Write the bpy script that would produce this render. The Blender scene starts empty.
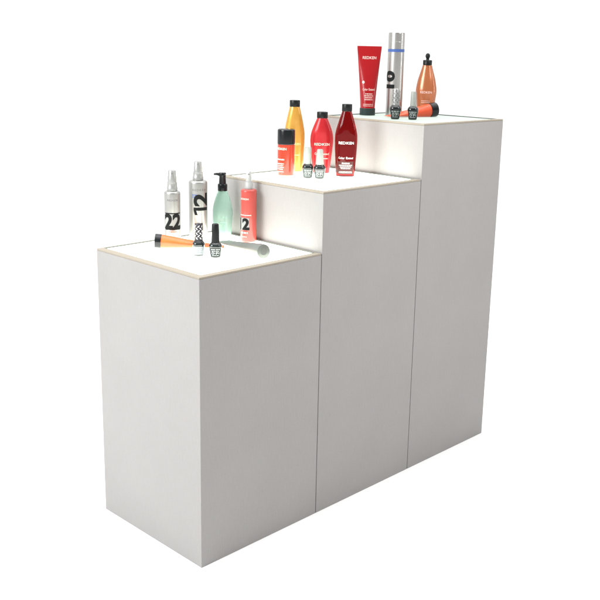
import bpy, bmesh, math, random
from mathutils import Vector, Matrix
random.seed(4)
sc = bpy.context.scene
C = sc.collection
PI = math.pi

# ------------------------------------------------------------------ camera
cam = bpy.data.cameras.new('camera'); camo = bpy.data.objects.new('camera', cam); C.objects.link(camo)
CAM = Vector((-1.01211, -1.26236, 0.98217))
camo.location = CAM
camo.rotation_euler = (1.330811, -0.022835, -0.803654)
cam.sensor_width = 36; cam.lens = 55.129
cam.shift_x = -0.03142; cam.shift_y = -0.03867
cam.clip_start = 0.05; cam.clip_end = 500
sc.camera = camo

# ------------------------------------------------------------------ world: white studio surround, dimmer behind the photographer
w = bpy.data.worlds.new('World'); sc.world = w; w.use_nodes = True
wn = w.node_tree.nodes; wl = w.node_tree.links
bg = wn['Background']
tc = wn.new('ShaderNodeTexCoord')
dot = wn.new('ShaderNodeVectorMath'); dot.operation = 'DOT_PRODUCT'; dot.inputs[1].default_value = (0.62, 0.78, 0.0)
wl.new(tc.outputs['Generated'], dot.inputs[0])
mr = wn.new('ShaderNodeMapRange'); mr.interpolation_type = 'SMOOTHSTEP'
mr.inputs['From Min'].default_value = -0.6; mr.inputs['From Max'].default_value = 0.8
mr.inputs['To Min'].default_value = 0.15; mr.inputs['To Max'].default_value = 1.2
wl.new(dot.outputs['Value'], mr.inputs['Value'])
bg.inputs['Color'].default_value = (1, 1, 1, 1)
sepz = wn.new('ShaderNodeSeparateXYZ'); wl.new(tc.outputs['Generated'], sepz.inputs[0])
mz = wn.new('ShaderNodeMapRange'); mz.interpolation_type = 'SMOOTHSTEP'
mz.inputs['From Min'].default_value = 0.45; mz.inputs['From Max'].default_value = 1.0
mz.inputs['To Min'].default_value = 0.0; mz.inputs['To Max'].default_value = 2.1
wl.new(sepz.outputs['Z'], mz.inputs['Value'])
ad = wn.new('ShaderNodeMath'); ad.operation = 'ADD'
wl.new(mr.outputs['Result'], ad.inputs[0]); wl.new(mz.outputs['Result'], ad.inputs[1])
wl.new(ad.outputs[0], bg.inputs['Strength'])

# ------------------------------------------------------------------ studio lamps, overhead and front ones added as fill
def softbox(name, loc, target, sx, sy, power, spread=180, col=(1, 1, 1)):
    d = bpy.data.lights.new(name, 'AREA'); d.shape = 'RECTANGLE'; d.size = sx; d.size_y = sy
    d.energy = power; d.color = col; d.spread = math.radians(spread)
    o = bpy.data.objects.new(name, d); C.objects.link(o); o.location = loc
    o.rotation_euler = (Vector(target) - Vector(loc)).to_track_quat('-Z', 'Y').to_euler()
    return o
softbox('softbox_side', (-1.8, 0.5, 1.7), (0.2, 0.2, 0.62), 1.2, 1.2, 39, 130, (0.965, 0.995, 1.0))
softbox('added_overhead_fill', (0.1, -0.1, 3.0), (0.1, -0.1, 0), 3.6, 3.6, 15, 60)  # added fill: lifts the floor around the pedestal feet to clean white
softbox('added_front_fill', (0.75, -1.0, 1.7), (0.55, 0.1, 0.74), 0.3, 0.6, 1.6, 75)  # added fill: makes the front faces brighter towards the top
softbox('softbox_strip', (1.75, -1.15, 1.25), (0.6, 0.15, 0.85), 0.14, 1.1, 2.2, 120)

sc.view_settings.view_transform = 'Standard'; sc.view_settings.look = 'None'
sc.view_settings.exposure = 0; sc.view_settings.gamma = 1
sc.render.engine = 'CYCLES'
sc.cycles.max_bounces = 12; sc.cycles.transmission_bounces = 10

# ------------------------------------------------------------------ materials
def mat(name, col, rough=0.4, metal=0.0, trans=0.0, coat=0.0, sss=0.0, ior=1.45, emit=None, es=0.0, noise=None, spec=0.5, bump=0.0, bscale=400):
    m = bpy.data.materials.new(name); m.use_nodes = True
    nt = m.node_tree; b = nt.nodes['Principled BSDF']
    b.inputs['Base Color'].default_value = (*col, 1)
    b.inputs['Roughness'].default_value = rough; b.inputs['Metallic'].default_value = metal
    b.inputs['Transmission Weight'].default_value = trans; b.inputs['IOR'].default_value = ior
    b.inputs['Coat Weight'].default_value = coat; b.inputs['Coat Roughness'].default_value = 0.08
    b.inputs['Specular IOR Level'].default_value = spec
    if sss:
        b.inputs['Subsurface Weight'].default_value = sss
        b.inputs['Subsurface Radius'].default_value = (1.0, 0.6, 0.4)
        b.inputs['Subsurface Scale'].default_value = 0.012
    if emit:
        b.inputs['Emission Color'].default_value = (*emit, 1); b.inputs['Emission Strength'].default_value = es
    t = nt.nodes.new('ShaderNodeTexCoord')
    n = nt.nodes.new('ShaderNodeTexNoise'); n.inputs['Scale'].default_value = bscale; n.inputs['Detail'].default_value = 4
    nt.links.new(t.outputs['Object'], n.inputs['Vector'])
    if noise:
        r = nt.nodes.new('ShaderNodeMapRange')
        r.inputs['To Min'].default_value = 1 - noise; r.inputs['To Max'].default_value = 1 + noise
        nt.links.new(n.outputs['Fac'], r.inputs['Value'])
        vm = nt.nodes.new('ShaderNodeVectorMath'); vm.operation = 'SCALE'; vm.inputs[0].default_value = col
        nt.links.new(r.outputs['Result'], vm.inputs['Scale']); nt.links.new(vm.outputs['Vector'], b.inputs['Base Color'])
    if bump:
        bp = nt.nodes.new('ShaderNodeBump'); bp.inputs['Strength'].default_value = bump; bp.inputs['Distance'].default_value = 0.0005
        nt.links.new(n.outputs['Fac'], bp.inputs['Height']); nt.links.new(bp.outputs['Normal'], b.inputs['Normal'])
    return m

M = {}
M['floor'] = mat('studio_floor', (0.79, 0.79, 0.785), 0.9, noise=0.01, bscale=40, spec=0.1)
M['laminate'] = mat('grey_laminate', (0.300, 0.287, 0.280), 0.55, noise=0.05, bump=0.15, bscale=260, spec=0.3)
def add_grain(m):
    nt = m.node_tree; b = nt.nodes['Principled BSDF']; src = b.inputs['Base Color'].links[0].from_socket
    t = nt.nodes.new('ShaderNodeTexCoord'); mp = nt.nodes.new('ShaderNodeMapping'); mp.inputs['Scale'].default_value = (1, 1, .12)
    n1 = nt.nodes.new('ShaderNodeTexNoise'); n1.inputs['Scale'].default_value = 330; n1.inputs['Detail'].default_value = 3
    n2 = nt.nodes.new('ShaderNodeTexNoise'); n2.inputs['Scale'].default_value = 7; n2.inputs['Detail'].default_value = 5
    nt.links.new(t.outputs['Object'], mp.inputs['Vector']); nt.links.new(mp.outputs['Vector'], n1.inputs['Vector']); nt.links.new(t.outputs['Object'], n2.inputs['Vector'])
    prev = src
    for n, a in ((n1, .028), (n2, .03)):
        r = nt.nodes.new('ShaderNodeMapRange'); r.inputs['From Min'].default_value = .25; r.inputs['From Max'].default_value = .75
        r.inputs['To Min'].default_value = 1 - a; r.inputs['To Max'].default_value = 1 + a
        nt.links.new(n.outputs['Fac'], r.inputs['Value'])
        v = nt.nodes.new('ShaderNodeVectorMath'); v.operation = 'SCALE'
        nt.links.new(prev, v.inputs[0]); nt.links.new(r.outputs['Result'], v.inputs['Scale']); prev = v.outputs['Vector']
    nt.links.new(prev, b.inputs['Base Color'])
add_grain(M['laminate'])
M['edge'] = mat('fibreboard_edge', (0.30, 0.265, 0.215), 0.8, noise=0.08, bscale=600, spec=0.15)
M['panel'] = mat('lit_opal_panel', (0.85, 0.85, 0.83), 0.25, emit=(0.96, 1.0, 0.88), es=5.0)
M['panel_green'] = mat('lit_opal_panel_pale_green', (0.20, 0.23, 0.21), 0.6, spec=0.1, emit=(0.86, 1.0, 0.89), es=0.52)
M['glass_edge'] = mat('panel_edge', (0.10, 0.115, 0.105), 0.5, spec=0.2)
M['silver'] = mat('satin_silver_plastic', (0.38, 0.38, 0.36), 0.33, metal=0.75)
M['silver_can'] = mat('brushed_aluminium', (0.43, 0.42, 0.40), 0.30, metal=0.9)
M['silver_cap'] = mat('pale_silver_plastic', (0.34, 0.34, 0.33), 0.35, metal=0.5)
M['black'] = mat('glossy_black_plastic', (0.008, 0.009, 0.010), 0.18, spec=0.4)
M['black_satin'] = mat('satin_black_plastic', (0.009, 0.010, 0.010), 0.33, spec=0.25)
M['capgreen'] = mat('dark_grey_green_plastic', (0.022, 0.036, 0.034), 0.35, spec=0.3)
M['aqua'] = mat('aqua_plastic', (0.36, 0.54, 0.47), 0.30, trans=0.55, sss=0.0, coat=0.3)
M['coral'] = mat('coral_red_plastic', (0.50, 0.075, 0.06), 0.32, sss=0.35, coat=0.2, trans=0.25)
M['clear'] = mat('milky_clear_plastic', (0.50, 0.51, 0.50), 0.30, trans=0.4)
M['orange'] = mat('translucent_orange_plastic', (0.75, 0.15, 0.04), 0.30, trans=0.45, sss=0.4)
M['orangered'] = mat('orange_red_plastic', (0.78, 0.11, 0.035), 0.30, trans=0.3, sss=0.3)
M['palegreen'] = mat('pale_grey_green_plastic', (0.17, 0.18, 0.165), 0.38, metal=0.35, spec=0.3)
M['gold'] = mat('pearl_gold_plastic', (0.56, 0.29, 0.05), 0.30, metal=0.35, coat=0.4, sss=0.1)
M['red'] = mat('pearl_red_plastic', (0.42, 0.020, 0.026), 0.28, metal=0.2, coat=0.25, spec=0.3)
M['tubered'] = mat('glossy_red_tube', (0.32, 0.010, 0.013), 0.25, coat=0.35, spec=0.3)
M['darkred'] = mat('dark_red_clear_plastic', (0.24, 0.004, 0.005), 0.07, trans=0.85, ior=1.33, spec=0.4)
M['amberred'] = mat('vermilion_plastic', (0.44, 0.034, 0.010), 0.22, coat=0.3, sss=0.3, trans=0.2)
M['copper'] = mat('copper_tinted_plastic', (0.55, 0.18, 0.07), 0.24, trans=0.45, metal=0.15, coat=0.3)
M['white_cap'] = mat('ivory_plastic', (0.29, 0.305, 0.28), 0.35)
M['polish_glass'] = mat('dark_lacquer_in_glass', (0.006, 0.010, 0.010), 0.06, coat=0.5)
M['label_grey'] = mat('silver_grey_label', (0.065, 0.08, 0.076), 0.5, spec=0.2)
M['label_dark'] = mat('dark_grey_label', (0.018, 0.026, 0.026), 0.5, spec=0.2)
M['white_ink'] = mat('white_ink', (0.78, 0.76, 0.74), 0.5)
M['label_ink'] = mat('soft_white_ink', (0.36, 0.38, 0.37), 0.5)
M['pale_ink'] = mat('pale_pink_ink', (0.80, 0.58, 0.52), 0.5)
M['black_ink'] = mat('black_ink', (0.008, 0.009, 0.009), 0.5, spec=0.15)
M['grey_ink'] = mat('grey_ink', (0.14, 0.14, 0.14), 0.5)
M['mid_ink'] = mat('mid_grey_ink', (0.28, 0.29, 0.28), 0.45)
M['blue_ink'] = mat('blue_ink', (0.055, 0.11, 0.32), 0.4, spec=0.3)
M['red_ink'] = mat('red_ink', (0.6, 0.09, 0.04), 0.5)
M['brown_print'] = mat('brown_print', (0.07, 0.012, 0.010), 0.4)

# ------------------------------------------------------------------ helpers
def link_mesh(name, bm, m, parent=None, smooth=True, angle=35):
    me = bpy.data.meshes.new(name)
    bmesh.ops.recalc_face_normals(bm, faces=bm.faces)
    bm.to_mesh(me); bm.free()
    me.materials.append(m)
    if smooth:
        me.polygons.foreach_set('use_smooth', [True] * len(me.polygons))
        me.set_sharp_from_angle(angle=math.radians(angle))
    o = bpy.data.objects.new(name, me); C.objects.link(o)
    if parent: o.parent = parent
    return o
def thing(name, label, cat, loc, rot=(0, 0, 0), group=None):
    o = bpy.data.objects.new(name, None); C.objects.link(o)
    o.empty_display_size = 0.02
    o.location = loc; o.rotation_euler = rot
    o['label'] = label; o['category'] = cat
    if group: o['group'] = group
    return o

def box_bm(x0, x1, y0, y1, z0, z1, bevel=0.0, bm=None):
    b = bmesh.new()
    bmesh.ops.create_cube(b, size=1)
    for v in b.verts:
        v.co = Vector(((x0 + x1) / 2 + v.co.x * (x1 - x0), (y0 + y1) / 2 + v.co.y * (y1 - y0), (z0 + z1) / 2 + v.co.z * (z1 - z0)))
    if bevel:
        bmesh.ops.bevel(b, geom=list(b.edges), offset=bevel, segments=2, affect='EDGES', profile=0.5)
    if bm is None: return b
    me = bpy.data.meshes.new('tmp'); b.to_mesh(me); b.free(); bm.from_mesh(me); bpy.data.meshes.remove(me)
    return bm

def smooth_profile(pts, n=8):
    """Catmull-Rom through (radius, height) points."""
    out = []
    P = [pts[0]] + list(pts) + [pts[-1]]
    for i in range(1, len(P) - 2):
        p0, p1, p2, p3 = P[i - 1], P[i], P[i + 1], P[i + 2]
        for k in range(n):
            t = k / n
            out.append(tuple(0.5 * (2 * p1[j] + (p2[j] - p0[j]) * t + (2 * p0[j] - 5 * p1[j] + 4 * p2[j] - p3[j]) * t * t + (3 * p1[j] - p0[j] - 3 * p2[j] + p3[j]) * t ** 3) for j in (0, 1)))
    out.append(pts[-1])
    return out

def sect(a, b, phi, n=2.0):
    """superellipse section; phi = 0 is the front (-y)"""
    s, c = math.sin(phi), math.cos(phi)
    e = 2.0 / n
    return a * math.copysign(abs(s) ** e, s), -b * math.copysign(abs(c) ** e, c)

def lathe(prof, k=0.001, br=1.0, n=2.0, seg=56, close=True, bm=None):
    """prof: list of (radius, height) in drawing units, k metres per unit, br = depth/width, n superellipse power"""
    bm = bm or bmesh.new(); rings = []
    for r, z in prof:
        f = br(z) if callable(br) else br
        ring = []
        for i in range(seg):
            x, y = sect(r * k, r * k * f, 2 * PI * i / seg, n)
            ring.append(bm.verts.new((x, y, z * k)))
        rings.append(ring)
    for a, b in zip(rings, rings[1:]):
        for i in range(seg):
            bm.faces.new((a[i], a[(i + 1) % seg], b[(i + 1) % seg], b[i]))
    if close:
        bm.faces.new(rings[0]); bm.faces.new(rings[-1])
    return bm

def radius_at(prof, z):
    for (r0, z0), (r1, z1) in zip(prof, prof[1:]):
        if z0 <= z <= z1 and z1 > z0: return r0 + (r1 - r0) * (z - z0) / (z1 - z0)
    return prof[-1][0] if z > prof[-1][1] else prof[0][0]

def wrap(bm, prof, k, br=1.0, phi0=0.0, off=0.0003, thick=0.0, n=2.0):
    """take a flat mesh in the xz plane (drawing units) and lay it round the body"""
    for v in bm.verts:
        r = radius_at(prof, v.co.z)
        f = br(v.co.z) if callable(br) else br
        phi = phi0 + v.co.x / max(r, .1)
        a = r * k + off; b = r * k * f + off
        x, y = sect(a, b, phi, n)
        v.co = Vector((x, y, v.co.z * k))
    return bm

def slice_bm(bm, step):
    xs = [v.co.x for v in bm.verts]; x = min(xs) + step; mx = max(xs)
    while x < mx:
        bmesh.ops.bisect_plane(bm, geom=bm.verts[:] + bm.edges[:] + bm.faces[:], plane_co=(x, 0, 0), plane_no=(1, 0, 0)); x += step
    zs = [v.co.z for v in bm.verts]; z = min(zs) + step; mz = max(zs)
    while z < mz:
        bmesh.ops.bisect_plane(bm, geom=bm.verts[:] + bm.edges[:] + bm.faces[:], plane_co=(0, 0, z), plane_no=(0, 0, 1)); z += step

def text_flat(s, size, weight=0.0, rot=False, spacing=1.0, width=None, height=None):
    cu = bpy.data.curves.new('t', 'FONT'); cu.body = s; cu.size = size; cu.offset = weight * size
    cu.align_x = 'CENTER'; cu.align_y = 'CENTER'; cu.space_character = spacing; cu.resolution_u = 4
    o = bpy.data.objects.new('t', cu); C.objects.link(o)
    dg = bpy.context.evaluated_depsgraph_get(); me = bpy.data.meshes.new_from_object(o.evaluated_get(dg))
    bm = bmesh.new(); bm.from_mesh(me)
    bpy.data.objects.remove(o); bpy.data.curves.remove(cu); bpy.data.meshes.remove(me)
    x0 = min(v.co.x for v in bm.verts); x1 = max(v.co.x for v in bm.verts); y0 = min(v.co.y for v in bm.verts); y1 = max(v.co.y for v in bm.verts)
    sx = (width / (x1 - x0)) if width else 1; sy = (height / (y1 - y0)) if height else 1
    for v in bm.verts:
        x, y = (v.co.x - (x0 + x1) / 2) * sx, (v.co.y - (y0 + y1) / 2) * sy
        v.co = Vector((-y, 0, x)) if rot else Vector((x, 0, y))
    return bm

def shift(bm, x, z):
    for v in bm.verts: v.co.x += x; v.co.z += z
    return bm
def join(bms):
    out = bmesh.new()
    for b in bms:
        me = bpy.data.meshes.new('tmp'); b.to_mesh(me); b.free(); out.from_mesh(me); bpy.data.meshes.remove(me)
    return out
def rect(x0, x1, z0, z1):
    bm = bmesh.new(); bm.faces.new([bm.verts.new(p) for p in ((x0, 0, z0), (x1, 0, z0), (x1, 0, z1), (x0, 0, z1))]); return bm
def poly(pts):
    bm = bmesh.new(); bm.faces.new([bm.verts.new((x, 0, z)) for x, z in pts]); return bm
def small_print(w, z, h, cx=0.0, seed=0, left=None):
    """one line of print too small to read: word-like dashes"""
    rnd = random.Random(seed); out = []; x = cx - w / 2; e = cx + w / 2
    while x < e:
        l = min(rnd.uniform(1.0, 2.6) * h * 1.1, e - x)
        if l > 0.15 * h: out.append(rect(x, x + l, z - h / 2, z + h / 2))
        x += l + h * 0.45
    return join(out)
def printed(name, bms, prof, k, m, parent, br=1.0, phi0=0.0, step=1.0, off=0.0003, n=2.0):
    if isinstance(bms, list) and len(bms) > 1 and name in ('brand_print', 'product_print', 'small_lettering', 'blue_lettering', 'label_lettering'):
        first = printed(name, bms[0], prof, k, m, parent, br, phi0, step, off, n)
        for b in bms[1:]: printed('text_line', b, prof, k, m, parent, br, phi0, step, off, n)
        return first
    bm = join(bms) if isinstance(bms, list) else bms
    if max(max(v.co.x for v in f.verts) - min(v.co.x for v in f.verts) for f in bm.faces) > 2.0 or max(v.co.z for v in bm.verts) - min(v.co.z for v in bm.verts) > 6: slice_bm(bm, step)
    wrap(bm, prof, k, br, phi0, off, n=n)
    me = bpy.data.meshes.new(name); bm.to_mesh(me); bm.free(); me.materials.append(m)
    o = bpy.data.objects.new(name, me); C.objects.link(o); o.parent = parent
    return o
def face_cam(x, y, extra=0.0):
    # standing products are turned towards the open front corner of the display
    return math.atan2(-1.012 - x, 1.262 + y) + extra

# ------------------------------------------------------------------ the setting
def build_floor():
    bm = bmesh.new()
    vs = [bm.verts.new(p) for p in ((-120, -120, 0), (120, -120, 0), (120, 120, 0), (-120, 120, 0))]
    bm.faces.new(vs)
    o = link_mesh('floor', bm, M['floor'], smooth=False); o['kind'] = 'structure'
build_floor()

# ------------------------------------------------------------------ pedestals
PW = 0.32
def pedestal(x0, y1, h, label, panel_mat):
    t = thing('display_pedestal', label, 'pedestal', (x0, 0, 0), group='stepped display pedestals in a row')
    x1 = PW - 0.0018; rimw = 0.0155; rz = h
    # carcass: box to just below the rim
    link_mesh('cabinet', box_bm(0, x1, 0, y1, 0.0, h - 0.0036, 0.0007), M['laminate'], t, smooth=False)
    # four fibreboard edge strips, butted end to end
    rb = bmesh.new()
    z0, z1 = h - 0.0034, h
    far = 0.0045; e = 0.0003
    box_bm(e, x1 - e, e, rimw, z0, z1, 0.0004, rb)
    box_bm(e, x1 - e, y1 - far, y1 - e, z0, z1, 0.0004, rb)
    box_bm(e, rimw, rimw, y1 - far, z0, z1, 0.0004, rb)
    box_bm(x1 - far, x1 - e, rimw, y1 - far, z0, z1, 0.0004, rb)
    link_mesh('rim', rb, M['edge'], t, smooth=False)
    # thin grey lining between rim and sunk panel
    a0, a1, b0, b1, w_ = rimw + .0002, x1 - far - .0002, rimw + .0002, y1 - far - .0002, .0016
    lb = bmesh.new(); lt = h + .0002
    box_bm(a0, a1, b0, b0 + w_ * .4, h - .003, lt - .0004, 0, lb)
    box_bm(a0, a1, b1 - w_, b1, h - .003, lt, 0, lb)
    box_bm(a0, a0 + w_ * .4, b0 + w_ * .4, b1 - w_, h - .003, lt - .0004, 0, lb)
    box_bm(a1 - w_, a1, b0 + w_ * .4, b1 - w_, h - .003, lt, 0, lb)
    link_mesh('lining', lb, M['glass_edge'], t, smooth=False)
    g = 0.0002
    link_mesh('light_panel', box_bm(a0 + w_ * .4 + g, a1 - w_ - g, b0 + w_ * .4 + g, b1 - w_ - g, h - 0.0032, h - 0.0018, 0), panel_mat, t, smooth=False)
    return t
H1, H2, H3 = 0.5824, 0.7081, 0.8316
pedestal(0.0, 0.3308, H1, 'lowest grey display pedestal, at the left end of the row, with a glowing white top', M['panel'])
pedestal(0.32, 0.3162, H2, 'middle height grey display pedestal between the lowest and the tallest one', M['panel'])
pedestal(0.64, 0.3162, H3, 'tallest grey display pedestal, at the right end of the row, with a pale green top', M['panel_green'])
Z1, Z2, Z3 = H1 - .0018, H2 - .0018, H3 - .0018

# ------------------------------------------------------------------ products
def spray(name, label, loc, k, r, hb, hc, ht, rc, rn, mbody, mcap, extra=0.0, group=None):
    t = thing(name, label, 'spray bottle', loc, (0, 0, face_cam(loc[0], loc[1])), group)
    prof = [(r * .9, 0), (r * .97, .25), (r, .9), (r, hb - 2.6), (r * .985, hb - 1.6), (r * .93, hb - .8), (r * .82, hb - .2), (rc * 1.0, hb)]
    link_mesh('bottle_body', lathe(prof, k), mbody, t)
    c = [(rc * .98, hb + .05), (rc, hb + .4), (rc, hb + (hc - hb) * .42), (rc * .93, hb + (hc - hb) * .5), (rc * .93, hc - .5), (rc * .86, hc)]
    col = link_mesh('collar', lathe(c, k), mcap, t)
    nz = [(rn * 1.06, hc + .02), (rn * 1.04, hc + (ht - hc) * .45), (rn * .95, hc + (ht - hc) * .55), (rn * .93, ht - .9), (rn * .84, ht - .3), (rn * .55, ht)]
    a = link_mesh('spray_head', lathe(nz, k), mcap, t)
    jet = lathe([(.75, 0), (.75, .5)], k, seg=20); 
    for v in jet.verts: v.co = Vector((v.co.x, -v.co.z - rn * .82 * k, v.co.y + (hc + (ht - hc) * .74) * k))
    link_mesh('jet_opening', jet, M['grey_ink'], a)
    return t, prof

k = 0.002124
t, pf = spray('spray_bottle', 'silver spray bottle printed with a black 22, shorter of the two silver ones', (0.1665, 0.2954, Z1), k, 8.0, 51.6, 60.4, 72.2, 5.2, 4.1, M['silver'], M['silver_cap'], group='silver spray bottles')
printed('label_band', rect(-8.4, 8.4, 13.4, 30.3), pf, k, M['mid_ink'], t, step=1.2, off=.0003)
printed('number_print', [shift(text_flat('22', 20, .042, width=18.4, height=15.8), 0, 21.9), rect(-8.4, 8.4, 29.4, 30.4), rect(-8.4, 8.4, 13.3, 14.2)], pf, k, M['black_ink'], t, step=1.0, off=.0006)
printed('brand_print', shift(text_flat('REDKEN', 2.6, .01, spacing=1.25, width=10.5), 0, 43.1), pf, k, M['grey_ink'], t)
printed('small_lettering', [small_print(9, 11.3, .7, seed=2)], pf, k, M['red_ink'], t)

k = 0.002142
t, pf = spray('spray_bottle', 'tall silver spray bottle printed with a sideways black 12', (0.2178, 0.2728, Z1), k, 9.2, 61, 69, 79.7, 5.2, 3.9, M['silver'], M['silver_cap'], group='silver spray bottles')
ph = 0.17
printed('number_print', [shift(text_flat('2', 22, .035, rot=True, width=13.4, height=15.5), 1.6, 42.4), rect(-6.2, 9.3, 31.6, 34.7), poly([(-6.2, 31.6), (-3.6, 31.6), (-2.2, 27.2), (-4.9, 27.2)])], pf, k, M['black_ink'], t, phi0=ph, off=.0004)
printed('brand_print', shift(text_flat('REDKEN', 2.8, .01, spacing=1.3, width=14), .3, 52.2), pf, k, M['grey_ink'], t, phi0=ph * .6)
printed('blue_lettering', [small_print(6.5, 47.2, .9, cx=-4.6, seed=5), small_print(4.8, 45.2, .8, cx=-5.4, seed=8)], pf, k, M['blue_ink'], t, phi0=ph)
em = printed('emblem', [rect(-4.0, 4.0, 11.5, 19)], pf, k, M['black_ink'], t, phi0=0.05, off=.0004)
printed('emblem_mark', [rect(-2.6, -1.4, 12.2, 18.2), rect(-1.4, 1.4, 15.8, 17), rect(1.0, 2.4, 12.6, 17.8), rect(-.8, .6, 12.6, 14.2)], pf, k, M['pale_ink'], em, phi0=0.05, off=.0007)

# aqua pump bottle
k = 0.002184
t = thing('pump_bottle', 'pale aqua pump bottle with a black pump pointing left', 'pump bottle', (0.2815, 0.2677, Z1), (0, 0, face_cam(.2661, .2494)))
pf = smooth_profile([(7.6, 0), (8.6, .5), (8.9, 3), (9.5, 12), (10.1, 24), (9.5, 31), (7.6, 38.5), (5.3, 45), (4.4, 47)], 6)
link_mesh('bottle_body', lathe(pf, k, .72, 2.3), M['aqua'], t)
pu = bmesh.new()
lathe([(4.7, 47.05), (4.8, 47.5), (4.8, 53.2), (4.4, 53.9), (3.6, 54.2)], k, bm=pu)
cl = link_mesh('pump_collar', pu, M['black'], t)
pu = lathe([(3.5, 54.25), (3.6, 55), (3.2, 61), (3.6, 62.2), (3.6, 64.6), (3.2, 65.2)], k)
# the spout: a tapering beak to the left
bm = bmesh.new(); secs = []
for x, zt, zb, hw in ((2.0, 65.0, 61.6, 2.4), (-2.5, 65.0, 61.8, 2.3), (-5.5, 64.9, 62.8, 1.8), (-8.6, 64.3, 62.9, 1.3)):
    secs.append([bm.verts.new((x * k, y * k, z * k)) for y, z in ((-hw, zb), (hw, zb), (hw, zt - .4), (hw * .6, zt), (-hw * .6, zt), (-hw, zt - .4))])
for a, b in zip(secs, secs[1:]):
    for i in range(6): bm.faces.new((a[i], a[(i + 1) % 6], b[(i + 1) % 6], b[i]))
bm.faces.new(secs[0]); bm.faces.new(secs[-1])
link_mesh('pump_head', join([pu, bm]), M['black'], t)
printed('brand_print', [shift(text_flat('REDKEN', 2.2, .0, width=8), 0, 21), small_print(7, 16, .5, seed=3), small_print(5, 14, .5, seed=4)], pf, k, mat('faint_green_ink', (.33, .56, .48), .5), t, br=.72, n=2.3)

# coral 12 spray
k = 0.002151
t, pf = spray('spray_bottle', 'coral red spray bottle with white spray head, number 12 turned to the left', (0.2948, 0.1969, Z1), k, 7.9, 52.9, 60.1, 70.4, 4.0, 2.85, M['coral'], M['clear'])
ph = -0.62
printed('label_band', rect(-6.8, 6.2, 12.3, 24.7), pf, k, M['mid_ink'], t, phi0=ph - .12, off=.0003)
printed('number_print', shift(text_flat('12', 15, .045, width=12.8, height=12), -.6, 18.5), pf, k, M['black_ink'], t, phi0=ph, off=.0006)
printed('brand_print', [shift(text_flat('REDKEN', 2.6, .015, width=9.5), 0, 43.6), rect(-5.8, 7.6, 27.1, 27.8), small_print(8, 9.7, 1.6, seed=9), small_print(6, 5.6, .7, seed=10)], pf, k, M['pale_ink'], t, phi0=ph)

# ---- nail polish bottles
GP = 'nail polish bottles in pairs on the display'
def polish(label, loc, k, mcap, mlabel, rt=6.2, rb_=4.9, hb=15.2, cap_h=17.5, ct=3.4, cb=4.1, pattern=False, extra=0.0):
    t = thing('nail_polish_bottle', label, 'nail polish', loc, (0, 0, face_cam(loc[0], loc[1])), GP)
    pf = smooth_profile([(rb_ * .82, 0), (rb_, .5), (rb_ * 1.06, 2.5), ((rt + rb_) / 2 + .2, 7), (rt, hb - 4.2), (rt * .97, hb - 2.4), (rt * .8, hb - .9), (cb * 1.02, hb)], 6)
    b = link_mesh('glass_bottle', lathe(pf, k, .92, 2.4), M['polish_glass'], t)
    cp = [(cb * .94, hb + .05), (cb, hb + .4), (cb * .98, hb + 1.2), ((cb + ct) / 2, hb + cap_h * .5), (ct, hb + cap_h - 1.1), (ct * .9, hb + cap_h - .35), (ct * .6, hb + cap_h)]
    c = link_mesh('cap', lathe(cp, k), mcap, t)
    l = printed('paper_label', rect(-rt * .95, rt * .95, hb * .10, hb * .66), pf, k, mlabel, b, br=.92, n=2.4, phi0=extra, step=.9)
    printed('label_lettering', [small_print(rt * 1.25, hb * .58, .9, seed=int(loc[0] * 1e4)), small_print(rt * 1.0, hb * .46, .7, seed=int(loc[1] * 1e4)), shift(text_flat('O·P·I', 3, .02, width=rt * 1.05), 0, hb * .33), small_print(rt * .9, hb * .18, .55, seed=3)], pf, k, M['label_ink'], l, br=.92, n=2.4, phi0=extra, off=.0006, step=.9)
    if pattern:
        ds = []
        for j in range(6):
            z = hb + 1.6 + j * (cap_h - 3.2) / 6
            for i in range(6):
                x = (i - 2.5) * 3.9 + (1.95 if j % 2 else 0)
                q = 1 if j % 2 else -1
                ds.append(poly([(x - 1.25 * q, z), (x + .25 * q, z + .6), (x + 1.3 * q, z + 2.4), (x - .2 * q, z + 1.9)]))
        printed('cap_pattern', ds, cp, k, pattern, c, off=.0004)
    return t
polish('nail polish bottle with patterned black and white cap, in front of the orange tube', (0.1225, 0.1533, Z1), .002004, mat('dark_violet_grey_plastic', (.03, .028, .035), .3), mat('pale_grey_label', (.17, .19, .21), .35), pattern=M['white_ink'])
polish('nail polish bottle with plain black cap on the lowest pedestal', (0.1374, 0.1192, Z1), .001993, M['black_satin'], M['label_dark'], rt=6.5, cap_h=19)
polish('nail polish bottle with straight ivory cap, beside the vermilion bottle on the middle pedestal', (0.4591, 0.1825, Z2), .00224, M['white_cap'], M['label_grey'], rt=5.6, rb_=4.4, hb=14.2, cap_h=16.8, ct=3.35, cb=3.6)
polish('nail polish bottle with tapered ivory cap, in front of the pearl red bottle', (0.4731, 0.1591, Z2), .00224, M['white_cap'], M['label_grey'], rt=5.9, rb_=4.5, hb=14.0, cap_h=15.4, ct=3.0, cb=4.2)
polish('black nail polish bottle with patterned silver cap, in front of the silver can', (0.7227, 0.1516, Z3), .002384, M['silver_cap'], M['label_dark'], rt=5.9, rb_=4.1, hb=14.0, cap_h=16.4, ct=3.2, cb=3.8, pattern=M['grey_ink'])
polish('black nail polish bottle with ivory cap, on the tallest pedestal', (0.7492, 0.1193, Z3), .002384, M['white_cap'], M['label_dark'], rt=5.5, rb_=4.1, hb=13.2, cap_h=14.8, ct=2.6, cb=3.2)

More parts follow.
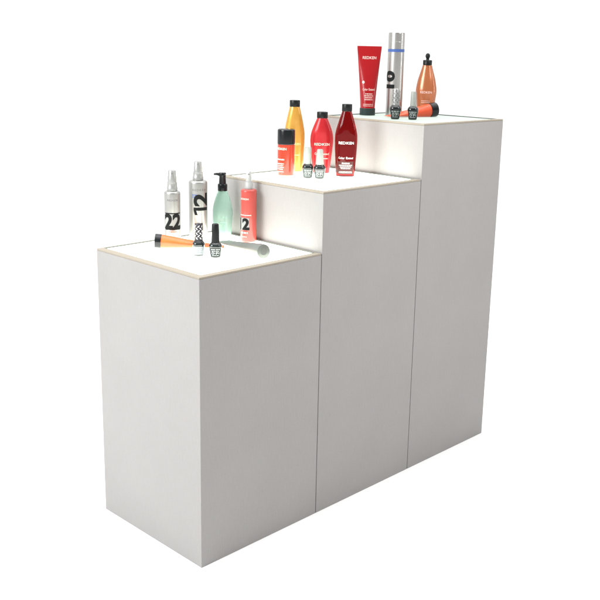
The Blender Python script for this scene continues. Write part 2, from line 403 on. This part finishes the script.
# ---- squeeze tubes: built along +z with the cap at the foot
def tube(label, k, r, cap_h, L, crimp, mbody, mcap, group=None, rcap=None):
    t = thing('squeeze_tube', label, 'tube', (0, 0, 0), (0, 0, 0), group)
    rc = rcap or r * 1.02
    c = link_mesh('cap', lathe([(rc * .93, 0), (rc * .99, .25), (rc, .7), (rc, cap_h - .3), (rc * .97, cap_h)], k), mcap, t)
    rec = lathe([(rc * .5, -.12), (rc * .5, .1)], k, seg=32)
    link_mesh('cap_recess', rec, mat('recess_' + mcap.name, tuple(v * .6 + .01 for v in mcap.node_tree.nodes['Principled BSDF'].inputs['Base Color'].default_value[:3]), .4), c)
    N = 26; pf = []; brs = []
    for i in range(N + 1):
        s = i / N; z = cap_h + .05 + (L - cap_h - 2.2) * s
        a = r * .96 + (crimp - r * .96) * (s ** 1.25)
        b = r * .96 * (1 - s ** 1.1) + .30 * s + .02
        pf.append((a, z)); brs.append(b / a)
    pf += [(crimp, L - .25), (crimp * .995, L)]; brs += [.30 / crimp, .26 / crimp]
    def br(z):
        for i in range(len(pf) - 1):
            if pf[i][1] <= z <= pf[i + 1][1]:
                f = (z - pf[i][1]) / max(1e-6, pf[i + 1][1] - pf[i][1]); return brs[i] + (brs[i + 1] - brs[i]) * f
        return brs[-1] if z > pf[-1][1] else brs[0]
    link_mesh('tube_body', lathe(pf, k, br), mbody, t)
    return t, pf, br
def lay(t, cap_pt, tip_pt, roll=0.0):
    a, b = Vector(cap_pt), Vector(tip_pt); d = (b - a).normalized()
    side = d.cross(Vector((0, 0, 1))).normalized(); up = side.cross(d)
    m = Matrix((side, -up, d)).transposed()          # local x -> side, local -y -> up, local z -> axis
    m = m @ Matrix.Rotation(roll, 3, 'Z')
    t.location = a; t.rotation_euler = m.to_euler()

# standing red tube
k = 0.00247
t, pf, br = tube('glossy red squeeze tube standing on its dark cap, on the tallest pedestal', k, 7.9, 7.2, 68.6, 12.3, M['tubered'], M['capgreen'])
t.location = (0.7718, 0.2826, Z3); t.rotation_euler = (0, 0, face_cam(.7156, .234) + .05)
printed('brand_print', [shift(text_flat('REDKEN', 3.6, .008, width=14.5, height=2.7), .3, 57.2)], pf, k, M['pale_ink'], t, br=br)
printed('product_print', [shift(text_flat('Color Extend', 2.6, .006, width=13, height=2.3), .3, 26), small_print(7.5, 21.5, .8, .6, 1), small_print(9, 19.6, .8, .6, 2), small_print(8, 17.7, .8, .6, 3), small_print(8.5, 15.8, .8, .6, 4), small_print(11, 11.2, .5, .3, 5), small_print(11, 9.6, .5, .3, 6)], pf, k, M['pale_ink'], t, br=br)
printed('round_emblem', [poly([(-5.6 + 1.5 * math.cos(a * PI / 8), 33.0 + 1.5 * math.sin(a * PI / 8)) for a in range(16)])], pf, k, M['pale_ink'], t, br=br, step=.8)

# orange tube, lowest pedestal
k = 0.002075
t, pf, br = tube('translucent orange squeeze tube with black cap, lying on the lowest pedestal', k, 7.0, 6.2, 69, 7.6, M['orange'], M['black'], rcap=7.1)
lay(t, (0.1002, 0.2690, Z1 + .01475), (0.2090, 0.1735, Z1 + .0025))
printed('brand_print', [shift(text_flat('REDKEN', 3, .01, rot=True, width=14), 0, 20)], pf, k, M['red_ink'], t, br=br, phi0=-.7)

# grey-green tube, lowest pedestal, cap end towards the front
k = 0.002
t, pf, br = tube('pale grey green squeeze tube lying with its round cap end to the front', k, 7.2, 8, 91, 9.5, M['palegreen'], M['palegreen'], rcap=7.25)
lay(t, (0.2008, 0.0465, Z1 + .01475), (0.2430, 0.2270, Z1 + .0028))
printed('small_lettering', [small_print(20, 3.0, .7, 30, 2), small_print(16, 1.4, .7, 29, 4)], pf, k, M['mid_ink'], t, br=br)

# orange-red tube, tallest pedestal
k = 0.002495
t, pf, br = tube('orange red squeeze tube with big black cap, lying on the tallest pedestal', k, 6.9, 8.0, 56, 8.0, M['orangered'], M['black'], rcap=7.2)
lay(t, (0.8900, 0.1580, Z3 + .0182), (0.7545, 0.2050, Z3 + .0022))

# ---- middle pedestal bottles
k = 0.00227
t = thing('small_bottle', 'short vermilion bottle with a big glossy black cap, on the middle pedestal', 'bottle', (0.4552, 0.2493, Z2), (0, 0, face_cam(.4296, .223)))
pf = [(8.0, 0), (8.5, .3), (8.6, 1.2), (8.6, 30.6), (8.3, 31)]
link_mesh('bottle_body', lathe(pf, k), M['amberred'], t)
link_mesh('cap', lathe([(8.6, 31.05), (8.85, 31.4), (8.85, 44.3), (8.6, 45.4), (7.8, 46.1), (6.0, 46.4)], k), M['black'], t)
ph = -.75
printed('brand_print', [shift(text_flat('REDKEN', 3.2, .012, width=11.5, height=2.3), 1, 26.8), small_print(8.5, 16.2, 1.2, .5, 3), small_print(8, 12, .9, .3, 12), small_print(7, 10.2, .9, .3, 13), small_print(8, 8.4, .9, .3, 14), small_print(7, 6.6, .9, .3, 15), small_print(8, 4.0, .6, .3, 16)], pf, k, M['pale_ink'], t, phi0=ph)

def shampoo(label, loc, k, pts, mb, capr, z0, z1, br=.62, extra=0.0, mcap=None):
    t = thing('shampoo_bottle', label, 'bottle', loc, (0, 0, face_cam(loc[0], loc[1], extra)), 'tall shoulderless bottles on the middle pedestal')
    pf = smooth_profile(pts, 6)
    top = pts[-1][1]
    def brz(z):
        f = max(0, min(1, (z - pts[-5][1]) / (top - pts[-5][1])))
        return br + (1 - br) * f ** 1.6
    link_mesh('bottle_body', lathe(pf, k, brz, 2.2), mb, t)
    link_mesh('cap', lathe([(capr * .97, z0 + .05), (capr, z0 + .4), (capr, z1 - .6), (capr * .96, z1 - .15), (capr * .85, z1)], k), mcap or M['black_satin'], t)
    return t, pf, brz
k = 0.00234
t, pf, br = shampoo('pearl gold bottle with black cap, behind the vermilion bottle', (0.5175, 0.2862, Z2), k, [(7.4, 0), (8.5, .5), (8.9, 4), (9.7, 16), (10.3, 30), (10.3, 38), (9.5, 44), (7.6, 54), (5.4, 63.2), (5.0, 64.4)], M['gold'], 5.2, 64.4, 70.9)
printed('brand_print', [shift(text_flat('REDKEN', 3, .01, width=12, height=2.3), 0, 28), small_print(10, 17, 1, 0, 3)], pf, k, mat('faint_gold_ink', (.9, .66, .3), .5), t, br=br, n=2.2)
k = 0.002315
t, pf, br = shampoo('pearl red bottle, lighter than the dark red one, behind the white capped nail polish', (0.5503, 0.2282, Z2), k, [(7.7, 0), (8.5, .5), (8.8, 3), (9.9, 14), (11.2, 26), (11.7, 33), (10.9, 40), (8.6, 47), (5.6, 54), (5.1, 55)], M['red'], 5.5, 55, 61.2)
printed('brand_print', [shift(text_flat('REDKEN', 3.4, .012, width=15.5, height=2.6), .3, 29.3), shift(text_flat('Color Extend', 2.6, .008, width=14.5, height=2.2), .3, 19.8), small_print(9, 15, .9, 2, 3), small_print(10, 5, .6, 0, 9)], pf, k, M['pale_ink'], t, br=br, n=2.2)
k = 0.002262
t, pf, br = shampoo('dark red see-through bottle with black cap, rightmost on the middle pedestal', (0.5519, 0.1531, Z2), k, [(8.6, 0), (9.5, .5), (9.7, 3), (10.3, 14), (11.1, 28), (11.35, 39), (10.4, 46), (8.0, 55), (5.3, 63.6), (4.8, 65)], M['darkred'], 5.15, 65, 72.2)
printed('brand_print', [shift(text_flat('REDKEN', 3.4, .012, width=15.5, height=2.6), .3, 34), shift(text_flat('Color Extend', 2.6, .008, width=15, height=2.2), .3, 19)], pf, k, M['white_ink'], t, br=br, n=2.2)
lp = printed('back_label', [rect(-8.6, 8.6, 2.6, 15.5)], pf, k, M['brown_print'], t, br=br, n=2.2)
printed('small_lettering', [small_print(7, 13.6, 1.2, .2, 3), small_print(13, 11.6, .8, .2, 4), small_print(11, 10, .8, .2, 5), small_print(9, 8.4, .8, .2, 6), small_print(13, 5.2, .5, .2, 7), small_print(14, 4, .5, .2, 8)], pf, k, M['white_ink'], lp, br=br, n=2.2, off=.0006)

# ---- silver can
k = 0.002476
t = thing('hairspray_can', 'tall slim silver can with a blue ring, on the tallest pedestal', 'spray can', (0.8257, 0.2409, Z3), (0, 0, face_cam(.7678, .1936)))
pf = [(7.9, 0), (8.3, .3), (8.4, 1), (8.4, 63.2)]
link_mesh('can_body', lathe(pf, k), M['silver_can'], t)
link_mesh('blue_ring', lathe([(8.42, 63.25), (8.42, 66.1)], k), M['blue_ink'], t)
link_mesh('cap', lathe([(8.3, 66.15), (8.3, 66.3), (8.3, 72.8), (8.3, 73), (8.22, 73.2), (8.3, 73.4), (8.3, 73.6), (8.3, 81.0), (8.3, 81.3), (8.15, 81.9), (7.5, 82.3), (5, 82.4)], k), M['silver_can'], t)
printed('number_print', shift(text_flat('10', 16, .05, rot=True, width=17.5, height=11.5), 0, 36.0), pf, k, M['black_ink'], t, phi0=-.72, off=.0005)
printed('small_lettering', [small_print(7, z, .6, 3.5, int(z)) for z in (24, 22, 20, 18, 16)], pf, k, M['grey_ink'], t)

# ---- copper dropper bottle
k = 0.002522
t = thing('dropper_bottle', 'translucent copper bottle with small black ball top, at the right on the tallest pedestal', 'bottle', (0.8980, 0.1965, Z3), (0, 0, face_cam(.8366, .1479)))
pf = smooth_profile([(7.6, 0), (8.3, .5), (8.5, 4), (9.3, 12), (10.5, 22), (10.3, 28), (8.8, 36), (6.4, 44), (4.7, 50)], 6)
link_mesh('bottle_body', lathe(pf, k, .75), M['copper'], t)
c = link_mesh('collar', lathe([(4.3, 50.05), (4.6, 50.4), (4.6, 54.4), (4.2, 55)], k), M['black_satin'], t)
kn = [(1.6, 55.05), (1.6, 56.6)] + [(2.35 * math.sin(a), 58.9 - 2.9 * math.cos(a)) for a in [PI * (.2 + .08 * i) for i in range(10)]] + [(.15, 61.8)]
link_mesh('dropper_knob', lathe(kn, k, seg=32), M['black_satin'], t)
printed('brand_print', [shift(text_flat('REDKEN', 3, .008, width=12, height=2.2), 0, 23.5), small_print(9, 15, .6, 0, 3), small_print(9, 13.4, .6, 0, 4)], pf, k, M['pale_ink'], t, br=.75)
